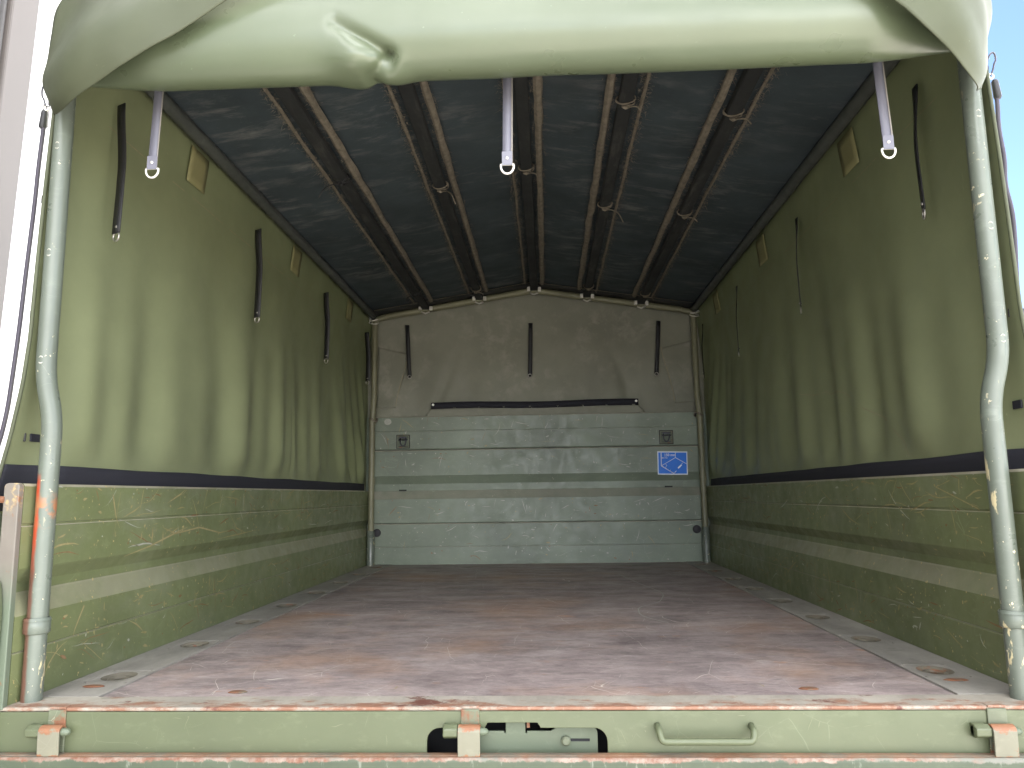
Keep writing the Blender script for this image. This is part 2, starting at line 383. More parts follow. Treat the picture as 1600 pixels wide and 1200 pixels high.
bl.append(mesh_obj('corrugated_shutter', v, f, 'shutter', bld, smooth=True, solid=.002))
pl = MB().box(-2.996, -2.985, 2.50, 2.545, 2.84, 2.98).build('wall_plate', 'bbeige', bld, bevel=.003); bl.append(pl)
bld.rotation_euler.x = R(-2.6)

# ------------------------------------------------------------------ truck bed
bed = empty('truck_bed', (0, 1.6, -.10), 'scratched olive green truck cargo bed with brown plywood floor and lowered tailgate', 'truck bed')

# floor
fl = MB().box(-.9085, .9085, .0855, L-.005, -.02, -.003).build('floor_panel', 'floor', bed, bevel=.0015)
tag(fl, 'worn brown plywood floor panel')
sill = MB().box(-1.16, 1.16, -.006, .083, -.008, 0).build('rear_sill', 'sill', bed, bevel=.004)
tag(sill, 'rusty worn steel sill at the rear edge of the floor')
PY = {-1: [.267+.397*k for k in range(8)], 1: [.297+.392*k for k in range(8)]}
def pocket_mesh(hx, hy):
    n = 28; v = []; f = []
    ring = lambda a, b, z: [(a*math.cos(2*math.pi*i/n), b*math.sin(2*math.pi*i/n), z) for i in range(n)]
    def sq(i):
        c, s = math.cos(2*math.pi*i/n), math.sin(2*math.pi*i/n); k = 1/max(abs(c), abs(s)); return (c*k*hx, s*k*hy, -.0006)
    v = [sq(i) for i in range(n)]+ring(hx*.74, hy*.70, .0006)+ring(hx*.68, hy*.62, -.003)+ring(hx*.52, hy*.50, -.016)+[(0, 0, -.018)]
    for k in range(3):
        for i in range(n): f.append((k*n+i, k*n+(i+1) % n, (k+1)*n+(i+1) % n, (k+1)*n+i))
    for i in range(n): f.append((3*n+i, 3*n+(i+1) % n, 4*n))
    return v, f
pv, pf = pocket_mesh(.052, .066); proto = None; pfm = [0]*28+[1]*(len(pf)-28)
for s in (-1, 1):
    st = MB(); xa, xb = .9105, 1.058; cx0, cx1 = .968-.052, .968+.052
    cuts = [(y-.066, y+.066) for y in PY[s]]
    y = .0855
    def q(x0, x1, y0, y1):
        if y1 > y0: st.box(min(s*x0, s*x1), max(s*x0, s*x1), y0, y1, -.02, 0)
    q(xa, cx0, y, L-.004); q(cx1, xb, y, L-.004)
    for a, b in cuts: q(cx0, cx1, y, a); y = b
    q(cx0, cx1, y, L-.004)
    so_ = st.build('floor_edge', 'edge', bed)
    for y in PY[s]:
        o = mesh_obj('tie_down_pocket', pv, pf, 'pocket', None, smooth=True, mats=['edge', 'pocket'], fm=pfm) if proto is None else proto.copy()
        if proto is None: proto = o
        else: C.objects.link(o)
        o.location = (s*.968, y, 0); own(o, bed)
        if s == -1 and y < .3:
            rg = MB().tube([(.022*math.cos(a), .026*math.sin(a), -.008) for a in [2*math.pi*i/20 for i in range(20)]], .0055, 8, closed=True)
            ring0 = rg.build('ring', 'pocket', None, smooth=True)
            rr = ring0
        else: rr = ring0.copy(); C.objects.link(rr)
        rr.parent = o
for (x, y, a, b) in ((-.972, .168, .026, .012), (.966, .20, .028, .011), (-.62, .125, .022, .013), (.625, .14, .022, .013)):
    mb = MB(); n = 20; w = [2*math.pi*i/n for i in range(n)]
    z0 = .0008 if abs(x) > .9 else -.0022
    vv = [(x+a*math.cos(t), y+b*math.sin(t), z0) for t in w]+[(x+a*.8*math.cos(t), y+b*.8*math.sin(t), z0+.002) for t in w]
    mb.add(vv, [(i, (i+1) % n, n+(i+1) % n, n+i) for i in range(n)]+[tuple(range(n, 2*n))])
    mb.build('bolt_head', 'rusty', bed, smooth=False)

# side boards
UP = [(0, .1045), (0, .178), (.003, .185), (.019, .222), (.021, .226), (.021, .246), (.019, .250), (.002, .274), (0, .278), (0, .366), (.003, .368), (.003, .3715), (0, .3735), (0, .453), (.004, .459)]
LOW = [(0, -.024), (0, .1005), (.001, .103)]
Y0B, Y1B = -.002, L+.0365
boards = {}
for s in (-1, 1):
    sb = bpy.data.objects.new('sideboard', None); C.objects.link(sb); sb.location = (s*XS, 0, 0); own(sb, bed)
    sb.matrix_parent_inverse = Matrix.Translation(-bed.location); boards[s] = sb
    for prof, z1 in ((LOW, .103), (UP, .459)):
        poly = prof+[(.026, z1), (.026, prof[0][1])]
        mb = MB().prism(poly, lambda p, t: (s*(XS+p[0]), t, p[1]), Y0B+.012, Y1B)
        mb.build('plank', 'board', sb)
    # end cap and the pin on it
    cp = fillet([(XS+.0, 0, -.005), (XS+.0, 0, .460), (XS+.034, 0, .460), (XS+.034, 0, -.005)], .010, 4)
    MB().prism([(p.x, p.z) for p in cp], lambda p, t: (s*(p[0]-.001), t, p[1]), Y0B-.006, Y0B+.010).build('end_cap', 'cap', sb, bevel=.002)
    MB().tube([(s*(XS+.030), -.004, .425), (s*(XS+.10), -.004, .425)], .0075, 10).build('hinge_pin', 'rusty', sb, smooth=True, angle=40)
    pil = fillet([(XS+.012, 0, -.10), (XS+.012, 0, .20), (XS+.020, 0, .262), (XS+.085, 0, .262), (XS+.085, 0, -.10)], .02, 4)
    MB().prism([(p.x, p.z) for p in pil], lambda p, t: (s*p[0], t, p[1]), -.030, -.0095).build('corner_pillar', 'beam', bed, bevel=.004)
    # latch body beside the end cap
    lt = fillet([(XS+.050, 0, .28), (XS+.044, 0, .34), (XS+.060, 0, .40), (XS+.095, 0, .40), (XS+.095, 0, .28)], .012, 4)
    MB().prism([(p.x, p.z) for p in lt], lambda p, t: (s*p[0], t, p[1]), -.012, .03).build('side_latch', 'lock', bed, bevel=.004)

# headboard
hb = bpy.data.objects.new('headboard', None); C.objects.link(hb); hb.location = (0, L, 0); own(hb, bed); hb.matrix_parent_inverse = Matrix.Translation(-bed.location)
HP = [[(0, -.024), (0, .104), (.004, .1055), (.004, .109), (0, .1105), (0, .245), (.004, .2495)],
      [(.004, .2515), (0, .256), (0, .402), (.003, .408), (.028, .452), (.030, .457), (.030, .497), (.028, .502), (.003, .545), (0, .550), (0, .706), (.005, .7125)],
      [(.005, .7155), (0, .7215), (0, .830), (.004, .8315), (.004, .835), (0, .8365), (0, .923), (.005, .929)]]
for i, pr in enumerate(HP):
    poly = pr+[(.036, pr[-1][1]), (.036, pr[0][1])]
    MB().prism(poly, lambda p, t: (t, L+p[0], p[1]), -1.058, 1.058).build('plank', 'head', hb)
MB().box(-1.058, 1.058, L+.006, L+.034, .2497, .2513).build('joint_strip', 'void', hb)
MB().box(-1.058, 1.058, L+.007, L+.034, .7127, .7153).build('joint_strip', 'void', hb)
for (x, z) in ((-.845, .768), (.828, .768)):
    w = .040
    fr = MB()
    fr.box(x-w, x+w, L-.004, L-.0005, z+w-.008, z+w); fr.box(x-w, x+w, L-.004, L-.0005, z-w, z-w+.008)
    fr.box(x-w, x-w+.010, L-.004, L-.0005, z-w+.008, z+w-.008); fr.box(x+w-.010, x+w, L-.004, L-.0005, z-w+.008, z+w-.008)
    ol = MB().box(x-w-.004, x+w+.004, L-.0009, L-.0002, z-w-.004, z+w+.004)
    lp = fr.build('lashing_point', 'hinge', bed, bevel=.0012)
    MB().box(x-w+.011, x+w-.011, L-.0024, L-.0010, z-w+.011, z+w-.011).build('cup', 'lock', lp)
    ol.build('gap_shade_plate', 'void', lp)  # near-black sheet behind the frame; shade of a gap put into its colour
    MB().box(x-.022, x+.022, L-.010, L-.002, z+.020, z+.030).build('bracket', 'dark_steel', lp, bevel=.002)
    up_ = [(x-.018, L-.006, z+.022), (x-.018, L-.008, z-.008), (x-.010, L-.008, z-.024), (x, L-.008, z-.028), (x+.010, L-.008, z-.024), (x+.018, L-.008, z-.008), (x+.018, L-.006, z+.022)]
    MB().tube(fillet(up_, .008, 3), .0042, 8).build('ring', 'dark_steel', lp, smooth=True)
    MB().tube([(x-.031, L-.006, z+.011), (x+.031, L-.006, z+.011)], .0045, 8).build('hinge_pin', 'dark_steel', lp, smooth=True, angle=40)
for x in (-1.008, .992):
    MB().tube([(x, L-.014, .195), (x, L-.010, .195), (x, L+.001, .195)], [.018, .024, .026], 16).build('rubber_buffer', 'rubber', bed, smooth=True, angle=40)
for x in (-.845, .83):
    MB().box(x-.024, x+.024, L-.0012, L+.0004, .455, .463).build('drain_slot', 'void', hb)
for s in (-1, 1): MB().box(min(s*1.03, s*1.104), max(s*1.03, s*1.104), L+.037, L+.050, -.05, .93).build('leak_block_plate', 'head', bed)  # unseen plates added to block light leaking in at the front corners
# pale spot on the top plank
n = 18; mb = MB(); mb.add([(-.945+.024*math.cos(2*math.pi*i/n)*(1+.15*nz(i, .3)), L-.0006, .897+.020*math.sin(2*math.pi*i/n)) for i in range(n)], [tuple(range(n))])
mb.build('worn_spot', 'scr_pale', hb)

# load-diagram sticker
stk = MB(); ca, sa = math.cos(R(-1.0)), math.sin(R(-1.0)); SX, SZ, SW, SH = .8605, .6045, .187, .146
def sp(u, v_, d): # u, v in 0..1 (v downwards)
    a, b = (u-.5)*SW, (.5-v_)*SH; return (SX+a*ca-b*sa, L-d, SZ+a*sa+b*ca)
def sq_(u0, v0, u1, v1, d, mi): stk.add([sp(u0, v0, d), sp(u1, v0, d), sp(u1, v1, d), sp(u0, v1, d)], [(0, 1, 2, 3)], mi)
def sl_(u0, v0, u1, v1, w, d=.0022, mi=1):
    stk.ribbon([sp(u0, v0, d), sp(u1, v1, d)], w, (0, 1, 0), mi)
sq_(0, 0, 1, 1, .0012, 1); sq_(.032, .048, .968, .952, .0017, 0)
sl_(.125, .045, .125, .63, .005)
sl_(.125, .62, .60, .265, .003); sl_(.60, .265, .60, .045, .003); sl_(.60, .265, .975, .54, .003)
for d in (-.012, .012): sl_(.125, .62+d, .55, .955+d*.3, .0028)
for k in range(9): sl_(.15+k*.045, .645+k*.0345-.018, .165+k*.045, .655+k*.0345+.018, .0022)
sl_(.55, .93, .62, .83, .0028); sl_(.68, .72, .80, .57, .0085); sl_(.80, .55, .83, .49, .0028)
sl_(.27, .56, .31, .60, .003); sl_(.30, .61, .255, .72, .0022); sl_(.43, .79, .38, .86, .0022)
sq_(.40, .64, .0, .0, 0, 0) if False else None
so3 = stk.build('sticker', 'blue', bed, mats=['blue', 'white'])
tag(so3, 'blue sticker with white line drawing of the load area')
# the figures on it
def txt(body, u, v_, size, par):
    cu = bpy.data.curves.new('t', 'FONT'); cu.body = body; cu.size = size; cu.align_x = 'CENTER'; cu.align_y = 'CENTER'; cu.offset = .0004
    ob = bpy.data.objects.new('t', cu); C.objects.link(ob); dg = bpy.context.evaluated_depsgraph_get(); dg.update()
    me = bpy.data.meshes.new_from_object(ob.evaluated_get(dg)); bpy.data.objects.remove(ob)
    rm = Matrix.Translation(Vector(sp(u, v_, .0024))) @ Matrix.Rotation(R(90), 4, 'X') @ Matrix.Rotation(R(-1), 4, 'Z')
    me.transform(rm); me.materials.clear(); me.materials.append(M['white'])
    o = bpy.data.objects.new('lettering', me); C.objects.link(o); own(o, par)
txt('150 mm', .42, .155, .022, so3); txt('m 7,5', .24, .275, .016, so3)

# rear beam with its cut-out
def arc(cx, cz, r, a0, a1, k=6): return [(cx+r*math.cos(R(lerp(a0, a1, i/k))), cz+r*math.sin(R(lerp(a0, a1, i/k)))) for i in range(k+1)]
zt, zs_ = -.0305, -.0405
cut = [(-.180, -.10)]+arc(-.180+.026, zs_-.026, .026, 180, 90)+[(-.066, zs_)]+arc(-.066, zs_+.004, .004, -90, 0, 3)+arc(-.056, zt-.004, .004, 180, 90, 3)+arc(.040, zt-.004, .004, 90, 0, 3)+arc(.050, zs_+.004, .004, 180, 270, 3)+arc(.180-.026, zs_-.026, .026, 90, 0)+[(.180, -.10)]
poly = [(-1.16, -.10), (-1.16, -.0085), (1.16, -.0085), (1.16, -.10)]+cut[::-1]
MB().prism(poly, lambda p, t: (p[0], t, p[1]), -.005, .004).build('rear_beam', 'beam', bed, bevel=.0018)
cav = MB(); cav.box(-.26, .26, .10, .104, -.15, -.012); cav.box(-.26, -.256, .006, .10, -.15, -.012); cav.box(.256, .26, .006, .10, -.15, -.012); cav.box(-.255, .255, .006, .10, -.15, -.146)
cav.build('beam_cavity', 'void', bed)
lk = [(-.10, -.052)]+[(-.026, -.052), (-.026, -.0565), (-.023, -.0565), (-.023, -.020), (.017, -.020), (.017, -.0565), (.020, -.0565), (.020, -.052), (.068, -.052), (.078, -.046)]+arc(.150, -.056, .012, 90, 0, 5)+[(.162, -.13), (-.10, -.13)]
lo = MB().prism(lk, lambda p, t: (p[0], t, p[1]), .016, .022).build('lock_plate', 'lock', bed, bevel=.0012)
MB().box(.106, .146, .0148, .0158, -.0715, -.0665).build('slot', 'void', lo)
MB().tube([(.098, .006, -.070), (.098, .009, -.070), (.098, .016, -.070)], [.006, .0095, .0095], 12).build('bolt', 'hinge', lo, smooth=True, angle=40)
MB().box(.020, .026, .012, .0155, -.045, -.028).build('stop_lug', 'rusty', lo)

# hinges
for hx in (-.942, -.093, .934):
    hg = bpy.data.objects.new('hinge', None); C.objects.link(hg); hg.location = (hx, 0, -.045); own(hg, bed); hg.matrix_parent_inverse = Matrix.Translation(-bed.location)
    k = .022; py_, pz = -.020, -.043
    MB().box(hx-.018, hx+.019, -.009, -.0052, -.092, -.004).build('back_strap', 'hinge', hg, bevel=.0015)
    MB().box(hx-.016, hx+.018, -.0085, .010, -.0025, .0018).build('top_strap', 'sill', hg, bevel=.001)
    hex_ = [(.0135*math.cos(R(30+60*i)), .0135*math.sin(R(30+60*i))) for i in range(6)]
    MB().prism(hex_, lambda p, t: (t, py_+.002+p[0], pz+p[1]), hx-.052, hx-k-.001).build('pin_block', 'beam', hg, bevel=.002)
    MB().box(hx-.052, hx-.028, py_, -.0052, pz-.013, pz+.013).build('pin_bracket', 'beam', hg, bevel=.002)
    MB().tube([(hx-k, py_, pz), (hx+k+.005, py_, pz), (hx+k+.013, py_, pz), (hx+k+.016, py_, pz)], [.008, .008, .006, .002], 12).build('pin', 'lock', hg, smooth=True, angle=40)
    th = .0045; ro = .0135
    outer = [(-.0315, -.0868), (py_-ro+.0005, -.06)]+[(py_+ro*math.cos(R(a)), pz+ro*math.sin(R(a))) for a in range(190, -31, -20)]
    inner = [(py_+(ro-th)*math.cos(R(a)), pz+(ro-th)*math.sin(R(a))) for a in range(-30, 191, 20)]+[(py_-ro+.0005+th, -.06), (-.0315+th, -.0858)]
    MB().prism(outer+inner, lambda p, t: (t, p[0], p[1]), hx-k, hx+k).build('knuckle_strap', 'knuckle', hg, bevel=.001)

# handle
hd = fillet([(.279, -.004, -.036), (.279, -.030, -.040), (.283, -.034, -.058), (.458, -.034, -.058), (.462, -.030, -.040), (.462, -.004, -.036)], .012, 5)
MB().tube(hd, .0066, 12).build('handle', 'beam', bed, smooth=True)

# tailgate, hanging down
TG = [(-.010, -.0850), (-.026, -.0850), (-.028, -.0865), (-.034, -.0865), (-.0375, -.0895), (-.0385, -.094), (-.0385, -.26), (-.026, -.29), (-.026, -.33), (-.0385, -.36), (-.0385, -.54), (-.010, -.54)]
tg = MB().prism(TG, lambda p, t: (t, p[0], p[1]), -1.13, 1.13).build('tailgate', 'tailgate', bed, bevel=.002)
tag(tg, 'lowered tailgate with rusty chipped upper edge')

# undercarriage that carries the bed
for s in (-1, 1):
    MB().box(s*.42-.04, s*.42+.04, .15, 4.6, -.30, -.12).build('chassis_rail', 'dark_steel', bed, bevel=.01)
    for y in (.9, 4.3):
        w = [( -.36, .0), (-.36, .13), (-.44, .16), (-.455, .08), (-.455, -.08), (-.44, -.16), (-.36, -.13)]
        mb = MB(); nn = 32; prof = [(.18, -.10), (.20, -.13), (.42, -.13), (.455, -.10), (.455, .10), (.42, .13), (.20, .13), (.18, .10), (.02, .06), (.02, -.06)]
        vv = []; ff = []
        for i in range(nn):
            a = 2*math.pi*i/nn
            for (r_, t_) in prof: vv.append((s*.86+t_, y+r_*math.cos(a), -.695+r_*math.sin(a)))
        kk = len(prof)
        for i in range(nn):
            for j in range(kk): ff.append((i*kk+j, i*kk+(j+1) % kk, ((i+1) % nn)*kk+(j+1) % kk, ((i+1) % nn)*kk+j))
        mb.add(vv, ff); mb.build('wheel', 'rubber', bed, smooth=True, angle=40)
for y in (.9, 4.3): MB().tube([(-.75, y, -.695), (.75, y, -.695)], .06, 14).build('axle', 'dark_steel', bed, smooth=True, angle=40)
for y in (.12, .9, 1.7, 2.5, 3.2): MB().box(-1.08, 1.08, y, y+.06, -.12, -.022).build('cross_member', 'dark_steel', bed)

# scratches and chips in the paint: thin strokes standing 0.5 mm proud
def strokes(name, parent, fn, nrm, ur, vr, n, mats, lmax, wmax, seed, slope=0.):
    rnd = random.Random(seed); mb = MB()
    for k in range(n):
        u, v_ = rnd.uniform(*ur), rnd.uniform(*vr)
        mi = 0 if rnd.random() < .62 else (1 if rnd.random() < .6 else 2)
        ln = lmax*(rnd.random()**4)+.005
        a = rnd.choice((0, 0, 0, 0, math.pi/2, math.pi/2, slope, rnd.uniform(0, math.pi)))+rnd.gauss(0, .22); cu = rnd.gauss(0, .8)
        seg = max(3, int(ln/.018)); pts = []; ws = []; w = rnd.uniform(.25, 1)*wmax*(1 if ln > .03 else 1.7)
        for i in range(seg+1):
            t = i/seg; pts.append(fn(u, v_)); ws.append(w*(.15+math.sin(math.pi*min(1, t*1.0))*rnd.uniform(.6, 1)))
            u += math.cos(a)*ln/seg; v_ += math.sin(a)*ln/seg; a += cu/seg*.5+rnd.gauss(0, .12)
            if not (vr[0] <= v_ <= vr[1]) or not (ur[0] <= u <= ur[1]): break
        if len(pts) > 2: mb.ribbon(pts, ws[:len(pts)], nrm, mi)
    o = mb.build(name, mats[0], parent, mats=mats); o['kind'] = 'stuff'; return o
uptab = [(z, d) for d, z in UP]; lowtab = [(z, d) for d, z in LOW]; htab = [(z, d) for pr in HP for d, z in pr]
for s in (-1, 1):
    fn = lambda u, v_: (s*(XS+(poly_at(uptab, v_) if v_ > .1035 else poly_at(lowtab, v_))-.0007), u, v_)
    strokes('paint_scratches', boards[s], fn, (1, 0, 0), (.06, 3.15), (.008, .17), 300, ['scr_tan', 'scr_rust', 'scr_pale'], .14, .0052, 11+s)
    strokes('paint_scratches', boards[s], fn, (1, 0, 0), (.06, 3.15), (.285, .455), 300, ['scr_tan', 'scr_rust', 'scr_pale'], .17, .0050, 21+s, .25)
    # wear along the plank joint and the top rim
    strokes('worn_edge', boards[s], fn, (1, 0, 0), (.06, 3.15), (.097, .1015), 90, ['scr_tan', 'scr_tan', 'scr_pale'], .25, .0015, 31+s)
    strokes('worn_edge', boards[s], fn, (1, 0, 0), (.06, 3.15), (.449, .457), 130, ['scr_pale', 'scr_tan', 'scr_pale'], .30, .0030, 41+s)
fnh = lambda u, v_: (u, L+poly_at(htab, v_)-.0008, v_)
for a, b, n in ((.01, .24, 170), (.26, .40, 150), (.556, .70, 110), (.725, .92, 130)):
    strokes('paint_scratches', hb, fnh, (0, 1, 0), (-1.0, 1.0), (a, b), int(n*.6), ['scr_pale', 'scr_tan', 'scr_rust'], .10, .0058, int(a*100))
fnb = lambda u, v_: (u, -.0056, v_)
strokes('paint_scratches', bed, fnb, (0, 1, 0), (-.9, -.2), (-.08, -.012), 12, ['beam_chip', 'beam_chip', 'beam_chip'], .04, .0012, 71)
strokes('paint_scratches', bed, fnb, (0, 1, 0), (.2, .9), (-.08, -.012), 12, ['beam_chip', 'beam_chip', 'beam_chip'], .04, .0012, 72)
fnf = lambda u, v_: (u, v_, -.0024)
strokes('floor_scratches', fl, fnf, (0, 0, 1), (-.88, .88), (.12, 2.9), 110, ['scr_pale', 'scr_tan', 'scr_rust'], .22, .0030, 77, 1.0)
# long scrapes seen on the floor and the right-hand board
mb = MB()
def crv(pts): return fillet([(x, y, -.0023) for x, y in pts], .1, 5)
mb.ribbon(crv([(.44, 2.55), (.50, 2.1), (.56, 1.75), (.50, 1.48), (.40, 1.36), (.385, 1.15), (.46, 1.0)]), .0045, (0, 0, 1))
mb.ribbon(crv([(.22, .62), (.30, .43), (.345, .40)]), [.002]+[.008]*6+[.003], (0, 0, 1)) if False else None
mb.build('floor_scrape', 'scr_pale', fl)['kind'] = 'stuff'
mb = MB()
for pts in ([(.62, .34), (.70, .318), (.86, .330), (1.02, .305), (1.1, .31)], [(1.10, .365), (1.16, .315), (1.24, .296)], [(.42, .272), (.55, .29), (.70, .32), (.78, .335)], [(1.0, .285), (1.2, .293), (1.36, .30)]):
    mb.ribbon([(-(XS-.0008), y, z) for y, z in pts], [.001]+[.0042]*(len(pts)-2)+[.001], (1, 0, 0))
for y, z0, z1 in ((.56, .30, .345), (.62, .29, .33), (.95, .13, .17), (.50, .31, .33)):
    mb.ribbon([(-(XS-.0009), y, z0), (-(XS-.0009), y+.004, (z0+z1)/2), (-(XS-.0009), y+.003, z1)], [.002, .008, .001], (1, 0, 0))
mb.build('deep_scrapes', 'scr_tan', boards[-1])['kind'] = 'stuff'
mb = MB(); mb.ribbon([(XS-.0008, .33, .44), (XS-.0008, .40, .425), (XS-.0008, .22, .375), (XS-.0008, .21, .37)], .003, (1, 0, 0)); mb.build('deep_scrapes', 'scr_tan', boards[1])['kind'] = 'stuff'

# ------------------------------------------------------------------ canopy frame
fr = empty('canopy_frame', (0, 1.6, 0), 'tubular steel canopy frame with two hoops and dark roof battens carrying the tarpaulin', 'canopy frame')
for s, xb, xt in ((-1, -1.037, -1.060), (1, 1.018, 1.046)):
    pts = fillet([(xb, .05, .0), (xb-s*.002, .05, .605), (xt, .05, .70), (xt, .05, roof_z(1.04)-.03), (s*.96, .05, roof_z(.96)-.03)], .045, 6)
    MB().tube(pts, .0208, 20).build('rear_post', 'post', fr, smooth=True, angle=60)
    MB().tube([(xb, .05, .138), (xb, .05, .141), (xb, .05, .166), (xb, .05, .169)], [.0235, .0262, .0262, .0235], 20).build('collar', 'post', fr, smooth=True, angle=50)
    MB().tube([(xb, .05, .166), (xb, .05, .172)], [.028, .025], 14).build('collar_rim', 'post', fr, smooth=True, angle=50)
    MB().tube([(s*.958, .05, roof_z(.958)-.03), (0, .05, RIDGE-.03)], .0205, 16).build('rear_rafter', 'post', fr, smooth=True, angle=50)
    # pin holes in the post: pale rings of bare metal
    for z in (1.245, .985, .735):
        MB().tube([(xt+.009*math.cos(a)*.6, .05-.0210+.003*abs(math.cos(a)), z+.008*math.sin(a)) for a in [2*math.pi*i/16 for i in range(16)]], .0016, 6, closed=True).build('pin_hole', 'scr_pale', fr, smooth=True)
    xf = s*1.030
    ptf = fillet([(xf-s*-.004, 3.19, 0), (xf+s*.004, 3.19, .90), (xf-s*.006, 3.19, 1.02), (xf-s*.006, 3.19, EAVE-.035), (s*.95, 3.19, roof_z(.95)-.03)], .04, 5)
    MB().tube(ptf, .0185, 16).build('front_post', 'post_front', fr, smooth=True, angle=60)
    MB().tube([(xf+s*.004, 3.19, 0), (xf+s*.004, 3.19, .205), (xf+s*.004, 3.19, .21)], [.0245, .0245, .020], 16).build('socket', 'post', fr, smooth=True, angle=50)
    for z in (.88, .50):
        MB().tube([(xf+s*.004, 3.19, z), (xf+s*.004, 3.19, z+.035)], .0225, 14).build('collar', 'post_front', fr, smooth=True, angle=50)
    MB().tube([(s*.948, 3.19, roof_z(.948)-.03), (0, 3.19, RIDGE-.03)], .0195, 16).build('front_rafter', 'post_front', fr, smooth=True, angle=50)
    MB().tube([(s*1.030, .03, EAVE-.012), (s*1.030, 3.24, EAVE-.012)], .0215, 14).build('eave_purlin', 'purlin', fr, smooth=True, angle=60)
BX = (-.690, -.342, .012, .350, .692)
for x in BX:
    z = roof_z(x)
    MB().box(x-.024, x+.024, .03, 3.235, z-.034, z-.006).build('batten', 'batten', fr, bevel=.006)
    # pale fittings at the front hoop
    for dx, dz in ((-.034, -.018), (.036, -.022)):
        c = MB().box(x+dx-.010, x+dx+.010, 3.150, 3.168, z+dz-.020, z+dz+.006); c.box(x+dx-.006, x+dx+.006, 3.145, 3.151, z+dz-.012, z+dz)
        c.build('clip', 'zinc', fr, bevel=.002)
    MB().tube([(x-.026, 3.165, z-.05), (x, 3.160, z-.062), (x+.026, 3.165, z-.05)], .0055, 8).build('clip_wire', 'zinc', fr, smooth=True)
for s in (-1, 1):
    for dz, a in ((0, .3), (-.022, -.2)):
        MB().tube([(s*1.03+.030*math.cos(t), 3.185+.030*math.sin(t)*.8, EAVE-.03+dz+.014*math.sin(t+a)) for t in [2*math.pi*i/18 for i in range(18)]], .004, 6, closed=True).build('clip_wire', 'zinc', fr, smooth=True)
    MB().tube([(s*1.026+.024*math.cos(t), 3.19+.024*math.sin(t), .905+.01*math.sin(2*t)) for t in [2*math.pi*i/18 for i in range(18)]], .006, 6, closed=True).build('tie_wire', 'frayed', fr, smooth=True)

# ------------------------------------------------------------------ tarpaulin
tp = empty('tarpaulin', (0, 1.6, .4), 'olive green truck tarpaulin with rear flap rolled up over the opening', 'tarpaulin')
XT = 1.090
def fold(y, z, s):
    """inward bulge of the side sheet"""
    k = sstep(1.5, .62, z)
    w = 0.
    yy = y+.10*(1.1-z)*(.5 if y < 1.8 else -.9)+.05*nz(y*1.3, z*1.2, s*3.)
    w += .013*math.sin(yy*13.0+s*1.3+2.2*nz(y*.8, s*2., 0))*(.35+.65*k)
    w += .007*math.sin(yy*29.0+s*.4+3*nz(y*1.1, 4., s))*k*k
    w += .020*nz(y*1.7+s*5, z*.8, 1.)
    far = sstep(2.3, 3.1, y)*k
    w += far*.012*math.sin((y+.35*z)*42)
    return (w+.004)*(.25+.75*k)*sstep(1.58, 1.40, z)*sstep(.47, .60, z)*sstep(.06, .30, y)*sstep(3.31, 3.15, y)
def side_pt(s, y, z, inset=0.):
    fx = XT-.012*sstep(1.15, 1.45, z)-.016*sstep(1.40, 1.58, z)
    tgt = poly_at([(.36, 1.165), (.47, 1.140), (.56, 1.120), (.68, 1.101), (.79, 1.092), (.95, 1.089), (1.14, 1.084), (1.33, 1.077), (1.42, 1.070), (1.6, 1.058)], z)
    fx += (tgt-fx)*sstep(.20, .04, y)
    return (s*(fx-fold(y, z, s)-inset), y, z)
def y_edge(z): return .035
